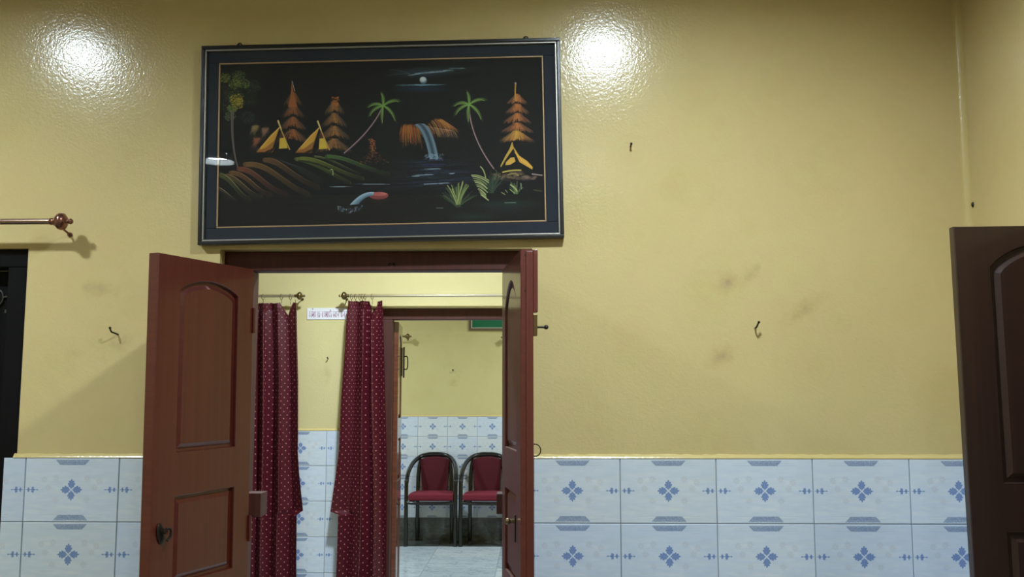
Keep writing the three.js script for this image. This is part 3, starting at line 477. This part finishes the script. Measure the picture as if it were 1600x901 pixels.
{
  const g = tag(group('framed_painting', [-0.4935, 2.2405, 0.004]), 'framed painting of a moonlit camp with palms and waterfall above the doorway', 'painting');
  g.rotation.z = R(0.95);
  const w = 1.183, h = 0.665, hw = w / 2, hh = h / 2;
  const blackFrame = new THREE.MeshPhysicalMaterial({ color: 0x120f0e, roughness: 0.3, clearcoat: 0.4, clearcoatRoughness: 0.2 });
  const silver = new THREE.MeshStandardMaterial({ color: 0xa8a49a, roughness: 0.35, metalness: 0.75 });
  const gold = new THREE.MeshStandardMaterial({ color: 0xa88a66, roughness: 0.5, metalness: 0.35 });
  const velvet = new THREE.MeshPhysicalMaterial({ color: 0x222934, roughness: 0.95 });
  const fw = 0.0115, lip = 0.006, D = 0.026;
  const ring = (name, o, i, z0, z1, mat) => { // four rails, o and i = distance of outer and inner edge from the frame's outside
    for (const s of [1, -1]) mesh(name, rbox(-hw + o, hw - o, s > 0 ? hh - i : -hh + o, s > 0 ? hh - o : -hh + i, z0, z1, Math.min(0.0025, (i - o) / 3)), mat, g);
    for (const s of [1, -1]) mesh(name, rbox(s > 0 ? hw - i : -hw + o, s > 0 ? hw - o : -hw + i, -hh + i, hh - i, z0, z1, Math.min(0.0025, (i - o) / 3)), mat, g);
  };
  ring('frame_rail', 0, fw, 0, D, blackFrame);
  ring('silver_lip', fw, fw + lip, 0.004, D - 0.004, silver);
  mesh('backing', box(-hw + fw, hw - fw, -hh + fw, hh - fw, 0.0, 0.004), velvet, g);
  ring('mat_board', fw + lip, fw + lip + 0.038, 0.004, 0.0125, velvet);
  ring('gold_fillet', fw + lip + 0.038, fw + lip + 0.0435, 0.004, 0.0125, gold);
  const pw = w - 2 * (fw + lip + 0.0435), ph = h - 2 * (fw + lip + 0.0435), pg = new THREE.PlaneGeometry(pw, ph);
  const pc = new THREE.BoxGeometry(pw, ph, 0.004); pc.translate(0, 0, 0.006);
  mesh('painted_cloth', pc, new THREE.MeshStandardMaterial({ map: painting, roughness: 0.85 }), g);
  const gl = new THREE.PlaneGeometry(w - 2 * fw, h - 2 * fw); gl.translate(0, 0, 0.0165);
  mesh('glass', gl, new THREE.MeshPhysicalMaterial({ color: 0xffffff, transmission: 1, thickness: 0, roughness: 0, ior: 1.5 }), g);
  for (const x of [-0.472, 0.478]) mesh('hanger', merge([tube([[x - 0.012, hh - 0.004, 0.004], [x - 0.004, hh + 0.010, 0.004], [x + 0.006, hh + 0.012, 0.004], [x + 0.014, hh - 0.004, 0.004]], 0.0022, 16, 6), cyl([x, hh + 0.008, -0.004], [x, hh + 0.008, 0.012], 0.002, 8)]), iron, g);
}

// ---------------------------------------------------------------- curtain rods
function finialGeo(x, y, z, dir, k) { // lathed: collar, flattened ball, tip; axis along x
  const pts = [[0.0001, -0.004], [0.011, -0.004], [0.011, 0.006], [0.008, 0.009], [0.017, 0.014], [0.0255, 0.022], [0.028, 0.031], [0.0255, 0.040], [0.016, 0.047], [0.007, 0.050], [0.006, 0.053], [0.009, 0.058], [0.0095, 0.062], [0.006, 0.067], [0.0001, 0.069]].map(p => new THREE.Vector2(p[0] * k, p[1] * k));
  const g = new THREE.LatheGeometry(pts, 28); g.rotateZ(dir > 0 ? -Math.PI / 2 : Math.PI / 2); g.translate(x, y, z); return g;
}
function rod(x0, x1, y, z, wallZ0, ends, mats, label, r = 0.009, k = 1, drop = 0.03) {
  const g = tag(group('curtain_rod', [0, y, z]), label, 'curtain rod');
  mesh('pole', cyl([x0, 0, 0], [x1, 0, 0], r, 20), mats[0], g);
  for (const e of ends) {
    const x = e > 0 ? x1 : x0; mesh('finial', finialGeo(x, 0, 0, e, k), mats[1], g);
    const bx = x + e * 0.012; const wz = wallZ0 - z;
    mesh('bracket', merge([cyl([bx, -0.004, 0], [bx + e * 0.012, -drop, wz + 0.002], 0.0035, 8), cyl([bx + e * 0.012, -drop, wz], [bx + e * 0.012, -drop, wz + 0.004], 0.008, 16), new THREE.TorusGeometry(r + 0.003, 0.003, 8, 20).rotateY(Math.PI / 2).translate(bx, 0, 0)]), mats[2] || mats[1], g);
  }
  return g;
}
rod(-2.72, -1.533, 1.968, 0.078, 0, [1, -1], [rodMetal, copper, copper], 'copper curtain rod with flattened ball finial over the black door', 0.0095, 1.0);
const ZR = Z2 + 0.08;
const rodLeft = rod(-2.45, -1.372, 1.9945, ZR, Z2, [1, -1], [goldRod, brass], 'brass curtain rod over the maroon curtain nearest the white sign, far from the doorway', 0.0085, 0.84, 0.012);
const rodRight = rod(-1.062, 0.2, 1.9945, ZR, Z2, [-1, 1], [goldRod, brass], 'brass curtain rod running above the second doorway', 0.0085, 0.84, 0.012);
rod(-2.4, -1.29, 2.022, Z3 + 0.08, Z3, [1], [brass, brass], 'small brass curtain rod end on the far wall beside the open leaf', 0.009, 1.05);
rod(-0.245, 0.9, 2.012, Z3 + 0.08, Z3, [-1], [brass, brass], 'small brass curtain rod end on the far wall below the green picture', 0.009, 1.05);

// ---------------------------------------------------------------- curtains
const clothMap = canvasTex(512, 512, (c, W, H) => {
  const r = rng(4); c.fillStyle = '#4a0c1a'; c.fillRect(0, 0, W, H);
  for (let i = 0; i < 2600; i++) { c.fillStyle = `rgba(${r() < 0.5 ? '120,30,52' : '60,8,20'},0.16)`; c.fillRect(r() * W, r() * H, 1 + r() * 2, 10 + r() * 50); }
  const n = 4, s = W / n; for (let j = -1; j <= 2 * n; j++) for (let i = -1; i <= n; i++) { const x = (i + (j % 2 ? 0.5 : 0) + 0.25) * s, y = (j + 0.5) * s / 2;
    const g = c.createRadialGradient(x, y, 1, x, y, 15); g.addColorStop(0, '#c8948c'); g.addColorStop(0.5, '#b47470'); g.addColorStop(1, 'rgba(170,80,84,0)'); c.fillStyle = g; c.beginPath(); c.ellipse(x, y, 13, 16, 0, 0, 7); c.fill(); }
});
clothMap.repeat.set(1 / 0.13, 1 / 0.16);
const cloth = new THREE.MeshPhysicalMaterial({ map: clothMap, roughness: 0.45, sheen: 0.25, sheenColor: new THREE.Color(0x9a3048), sheenRoughness: 0.4, side: THREE.DoubleSide });
const ringAt = (rod0, xs) => { for (const x of xs) mesh('ring', new THREE.TorusGeometry(0.0155, 0.0016, 6, 20).rotateY(Math.PI / 2 - 0.25).translate(x, -0.006, 0), brass, rod0); };
function lerpTab(tab, y) { for (let i = 0; i < tab.length - 1; i++) if (y <= tab[i][0] && y >= tab[i + 1][0]) { const t = (tab[i][0] - y) / (tab[i][0] - tab[i + 1][0] || 1); return tab[i][1] * (1 - t) + tab[i + 1][1] * t; } return y > tab[0][0] ? tab[0][1] : tab[tab.length - 1][1]; }
function curtain(L, Rr, FL, FR, top, folds, width, z, seed, label, hooks) {
  const g = tag(group('curtain', [0, 0, z]), label, 'curtain', null);
  const NU = 150, NV = 150, P = [], U = [], I = [], r = rng(seed), ph = r() * 6;
  for (let j = 0; j <= NV; j++) for (let i = 0; i <= NU; i++) {
    const u = i / NU, yt = top(u), v = j / NV, y = yt + (0.02 - yt) * v, a = lerpTab(L, y), b = lerpTab(Rr, y), w = b - a;
    const f = u * folds * 6.283 + ph + 0.5 * Math.sin(y * 1.6 + u * 5) + 0.8 * Math.sin(u * 7.3 + seed), amp = 0.022 + 0.02 * (1 - Math.exp(-(yt - y) * 5)) + 0.004 * Math.sin(u * 9 + y * 1.7);
    P.push(a + w * u + lerpTab(FL, y) * Math.pow(1 - u, 5) + lerpTab(FR, y) * Math.pow(u, 7) + w / folds * 0.16 * Math.sin(2 * f) * (v > 0.02 ? 1 : 0.4), y, amp * Math.sin(f) + 0.003 * Math.sin(f * 2.3 + y * 3)); U.push(u * width, y);
  }
  for (let j = 0; j < NV; j++) for (let i = 0; i < NU; i++) { const a = j * (NU + 1) + i, b = a + 1, c = a + NU + 1, d = c + 1; I.push(a, c, b, b, c, d); }
  const q = new THREE.BufferGeometry(); q.setAttribute('position', new THREE.Float32BufferAttribute(P, 3)); q.setAttribute('uv', new THREE.Float32BufferAttribute(U, 2)); q.setIndex(I); q.computeVertexNormals();
  mesh('drape', q, cloth, g);
  for (const [x, y] of hooks) mesh('hook', tube([[x, 1.9702, 0], [x + 0.003, 1.9675, 0.002], [x + 0.001, y - 0.006, 0.002]], 0.0014, 10, 6), brass, g);
  return g;
}
const STEP = 0.772;
ringAt(rodRight, [-1.045, -1.022, -0.998, -0.982, -0.966, -0.925]); ringAt(rodLeft, [-1.64, -1.56, -1.453, -1.40]);
curtain([[2, -1.062], [1.97, -1.058], [1.7, -1.062], [1.4, -1.074], [1.2, -1.078], [1.0, -1.078], [0.75, -1.076], [0.5, -1.08], [0, -1.1]],
  [[2, -0.868], [1.8, -0.864], [1.4, -0.848], [1.0, -0.828], [0.7, -0.82], [0, -0.815]], [[1.15, 0], [1.08, -0.004], [0.95, -0.02], [STEP, -0.044], [STEP - 0.010, 0]], [[2, 0], [0, 0]],
  u => 1.966 - (u > 0.63 && u < 0.84 ? 0.068 * Math.sin((u - 0.63) / 0.21 * Math.PI) : 0) - 0.004 * Math.abs(Math.sin(u * 16)), 2.8, 0.62, ZR, 8, 'maroon dotted curtain gathered beside the second doorway', [[-1.06, 1.966], [-1.045, 1.964], [-1.022, 1.963], [-0.998, 1.963], [-0.982, 1.963], [-0.966, 1.962], [-0.925, 1.95]]);
curtain([[2, -1.78], [1, -1.76], [0, -1.74]],
  [[2, -1.362], [1.9, -1.358], [1.5, -1.338], [1.2, -1.333], [1.0, -1.333], [0.76, -1.335], [0.5, -1.334], [0, -1.327]], [[2, 0], [0, 0]], [[1.1, 0], [1.0, 0.008], [STEP, 0.037], [STEP - 0.010, 0]],
  u => 1.956 - (u > 0.78 && u < 0.94 ? 0.066 * Math.sin((u - 0.78) / 0.16 * Math.PI) : 0) - 0.005 * Math.abs(Math.sin(u * 20)), 4.6, 1.15, ZR, 3, 'maroon dotted curtain hanging left of the white sign', [[-1.64, 1.956], [-1.56, 1.955], [-1.453, 1.955], [-1.40, 1.95], [-1.372, 1.952]]);

// ---------------------------------------------------------------- white sign with a line of Bengali style script
{
  const g = tag(group('wall_sign', [-1.19, 1.897, Z2]), 'small white sign with purple lettering between the maroon curtains', 'sign');
  const tex = canvasTex(1152, 288, (c, W, H) => {
    c.fillStyle = '#eceaf0'; c.fillRect(0, 0, W, H); c.strokeStyle = '#8a3c74'; c.lineWidth = 9; c.lineCap = 'round'; c.lineJoin = 'round';
    // letters drawn as strokes under a head line, in a 10 x 14 box
    const Gl = { d: [[1, 4, 7, 4, 7, 7, 3, 8, 8, 12]], e: [[3, 0, 1, 4, 2, 9, 4, 11, 5, 8]], k: [[4, 1, 4, 12], [4, 5, 0, 8, 4, 10], [4, 5, 8, 6, 9, 9, 7, 11]], a: [[4, 0, 4, 12]], n: [[8, 0, 8, 12], [8, 6, 3, 4, 1, 7, 4, 9, 5, 7]], l: [[8, 0, 8, 12], [8, 6, 5, 4, 4, 8, 2, 4, 0, 8, 2, 10]], t: [[1, 3, 7, 4, 8, 9, 4, 12, 1, 9, 4, 7]], b: [[8, 0, 8, 12, 0, 6, 8, 2]], h: [[2, 2, 7, 3, 3, 7, 8, 9, 6, 12]], m: [[8, 0, 8, 12], [1, 1, 1, 9, 3, 7, 8, 8]], i: [[2, 12, 2, 0, 0, -4, 6, -5, 9, 0]], s: [[8, 0, 8, 12], [1, 2, 2, 8, 5, 5, 8, 8], [2, 8, 1, 11]], o: [[1, 2, 6, 1, 8, 6, 6, 11, 2, 9, 4, 6]], r: [[8, 0, 8, 12, 0, 6, 8, 2], [3, 9, 6, 10]] };
    const word = (x, w, txt, k = 9.2) => { const n = txt.length, cw = w / n; c.beginPath(); c.moveTo(x - 4, 96); c.lineTo(x + w + 2, 96); c.stroke(); [...txt].forEach((ch, i) => { for (const p of Gl[ch]) { c.beginPath(); for (let q = 0; q < p.length; q += 2) { const X = x + i * cw + p[q] * cw / 10.5, Y = 96 + p[q + 1] * k * 1.25; q ? c.lineTo(X, Y) : c.moveTo(X, Y); } c.stroke(); } }); };
    c.lineWidth = 8; word(62, 176, 'edolae'); word(272, 74, 'hat'); word(392, 34, 'b'); word(456, 204, 'esmaeit'); word(694, 150, 'kran'); word(880, 120, 'ben'); word(1030, 70, 'la');
  });
  const b = box(-0.128, 0.128, -0.0335, 0.0335, 0, 0.005); const uv = b.attributes.uv, p = b.attributes.position; for (let i = 0; i < uv.count; i++) uv.setXY(i, (p.getX(i) + 0.128) / 0.256, (p.getY(i) + 0.0335) / 0.067);
  mesh('board', b, new THREE.MeshPhysicalMaterial({ map: tex, roughness: 0.35 }), g); mesh('nail', cyl([-0.095, 0.029, 0.004], [-0.095, 0.029, 0.009], 0.0025, 8), iron, g);
}

// ---------------------------------------------------------------- green picture on the far wall
{
  const g = tag(group('framed_picture', [-0.32, 2.2, Z3]), 'green framed board high on the far wall above the chairs', 'picture');
  const fm = new THREE.MeshStandardMaterial({ color: 0x6b5a3c, roughness: 0.5 });
  for (const s of [1, -1]) { mesh('frame_rail', rbox(-0.325, 0.325, s > 0 ? 0.09 : -0.115, s > 0 ? 0.115 : -0.09, 0, 0.02), fm, g); mesh('frame_rail', rbox(s > 0 ? 0.3 : -0.325, s > 0 ? 0.325 : -0.3, -0.09, 0.09, 0, 0.02), fm, g); }
  mesh('board', box(-0.3, 0.3, -0.09, 0.09, 0, 0.008), new THREE.MeshStandardMaterial({ color: 0x0f6b45, roughness: 0.5 }), g);
  for (const s of [1, -1]) { mesh('slip', box(-0.3, 0.3, s > 0 ? 0.084 : -0.09, s > 0 ? 0.09 : -0.084, 0.008, 0.012), new THREE.MeshStandardMaterial({ color: 0xd8d6c8, roughness: 0.5 }), g); mesh('slip', box(s > 0 ? 0.292 : -0.3, s > 0 ? 0.3 : -0.292, -0.084, 0.084, 0.008, 0.012), new THREE.MeshStandardMaterial({ color: 0xd8d6c8, roughness: 0.5 }), g); }
}

// ---------------------------------------------------------------- tubular arm chairs
function chair(x, z, ry, label) {
  const g = tag(group('arm_chair', [x, 0, z], ry), label, 'chair', 'tubular arm chairs against the far wall');
  const seatM = chair.seat || (chair.seat = new THREE.MeshPhysicalMaterial({ color: 0x74182c, roughness: 0.85, sheen: 0.4, sheenColor: new THREE.Color(0x8a3040) }));
  const backM = chair.back || (chair.back = new THREE.MeshPhysicalMaterial({ color: 0x55101f, roughness: 0.9 }));
  const r = 0.0195;
  for (const s of [-1, 1]) {
    mesh('front_leg', tube([[s * 0.236, 0.0, 0.19], [s * 0.236, 0.3, 0.19], [s * 0.236, 0.5, 0.188], [s * 0.236, 0.61, 0.18]], r, 24, 12), blackMetal, g);
    mesh('leg_cap', sph([s * 0.236, 0.612, 0.18], r * 1.15, 1, 0.7, 1), blackMetal, g);
    mesh('rear_leg', tube([[s * 0.172, 0.0, -0.2], [s * 0.17, 0.25, -0.185], [s * 0.168, 0.45, -0.175], [s * 0.165, 0.65, -0.19], [s * 0.145, 0.8, -0.205]], r, 30, 12), blackMetal, g);
    mesh('side_rail', cyl([s * 0.236, 0.405, 0.19], [s * 0.17, 0.405, -0.178], 0.012, 10), blackMetal, g);
    mesh('foot', cyl([s * 0.236, 0, 0.19], [s * 0.236, 0.018, 0.19], 0.02, 12), blackMetal, g);
  }
  const half = [[0.236, 0.6, 0.175], [0.235, 0.655, 0.12], [0.226, 0.715, 0.03], [0.2, 0.775, -0.08], [0.15, 0.82, -0.17], [0.08, 0.842, -0.205]];
  mesh('arm_hoop', tube([...half, [0, 0.846, -0.21], ...half.slice().reverse().map(p => [-p[0], p[1], p[2]])], 0.021, 80, 12), blackMetal, g);
  mesh('front_rail', tube([[-0.236, 0.41, 0.19], [-0.12, 0.405, 0.215], [0.12, 0.405, 0.215], [0.236, 0.41, 0.19]], 0.016, 24, 12), blackMetal, g);
  // upholstered seat and back
  const ss = new THREE.Shape(); ss.moveTo(-0.215, 0.2); ss.quadraticCurveTo(0, 0.225, 0.215, 0.2); ss.quadraticCurveTo(0.225, 0, 0.17, -0.16); ss.quadraticCurveTo(0, -0.185, -0.17, -0.16); ss.quadraticCurveTo(-0.225, 0, -0.215, 0.2);
  const sg = new THREE.ExtrudeGeometry(ss, { depth: 0.03, bevelEnabled: true, bevelThickness: 0.018, bevelSize: 0.016, bevelSegments: 4, curveSegments: 12 }); sg.rotateX(Math.PI / 2); sg.translate(0, 0.475, 0); sg.rotateX(0); sg.scale(0.93, 1, 0.95); // shape y -> +z
  mesh('seat', sg, seatM, g);
  const bs = new THREE.Shape(); bs.moveTo(-0.12, 0.44); bs.lineTo(0.12, 0.44); bs.quadraticCurveTo(0.125, 0.65, 0.142, 0.79); bs.quadraticCurveTo(0, 0.845, -0.142, 0.79); bs.quadraticCurveTo(-0.125, 0.65, -0.12, 0.44);
  const bg = new THREE.ExtrudeGeometry(bs, { depth: 0.022, bevelEnabled: true, bevelThickness: 0.008, bevelSize: 0.006, bevelSegments: 3, curveSegments: 14 }); bg.translate(0, 0, -0.205); mesh('backrest', bg, backM, g);
  return g;
}
chair(-0.975, Z3 + 0.235, 0, 'black tubular arm chair with maroon seat beside the door leaf with the hasp');
chair(-0.452, Z3 + 0.235, 0, 'black tubular arm chair with maroon seat under the green framed board');

// ---------------------------------------------------------------- nails and hooks
function nail(x, y, z, pts, label, r = 0.0028) {
  const g = tag(group('wall_nail', [x, y, z]), label, 'nail');
  mesh('shank', tube(pts, r, 16, 7), iron, g); mesh('head', sph(pts[pts.length - 1], r * 1.5, 1, 1, 1, 10), iron, g);
}
nail(0.322, 2.222, 0, [[0, 0, -0.004], [0, 0.002, 0.012], [0, 0.004, 0.024]], 'small nail in the wall right of the painting');
nail(0.709, 1.63, 0, [[0.002, 0, -0.004], [-0.001, -0.001, 0.015], [0.0, 0.002, 0.028], [0.006, 0.016, 0.032]], 'bent wire hook in the wall between smudges right of the doorway');
nail(-1.34, 1.615, 0, [[0.004, -0.004, -0.004], [0.0, 0, 0.016], [-0.006, 0.004, 0.03], [-0.01, 0.016, 0.032]], 'bent wire hook in the wall left of the red door leaf');
nail(-1.19, 1.634, Z2, [[0, 0, -0.004], [0, 0.002, 0.014], [0, 0.006, 0.022]], 'small nail in the cream wall below the white sign');
nail(-0.803, 1.679, Z3, [[0, 0, -0.004], [0, 0.002, 0.02], [0, 0.008, 0.03]], 'small nail in the far wall above the chairs', 0.005);
{ const g = tag(group('wall_plug', [XR, 2.02, 0.03]), 'small dark plug in the corner above the dark brown door', 'plug'); mesh('plug', sph([0, 0, 0], 0.006, 1, 1.5, 1), iron, g); }

renderer.render(scene, camera);
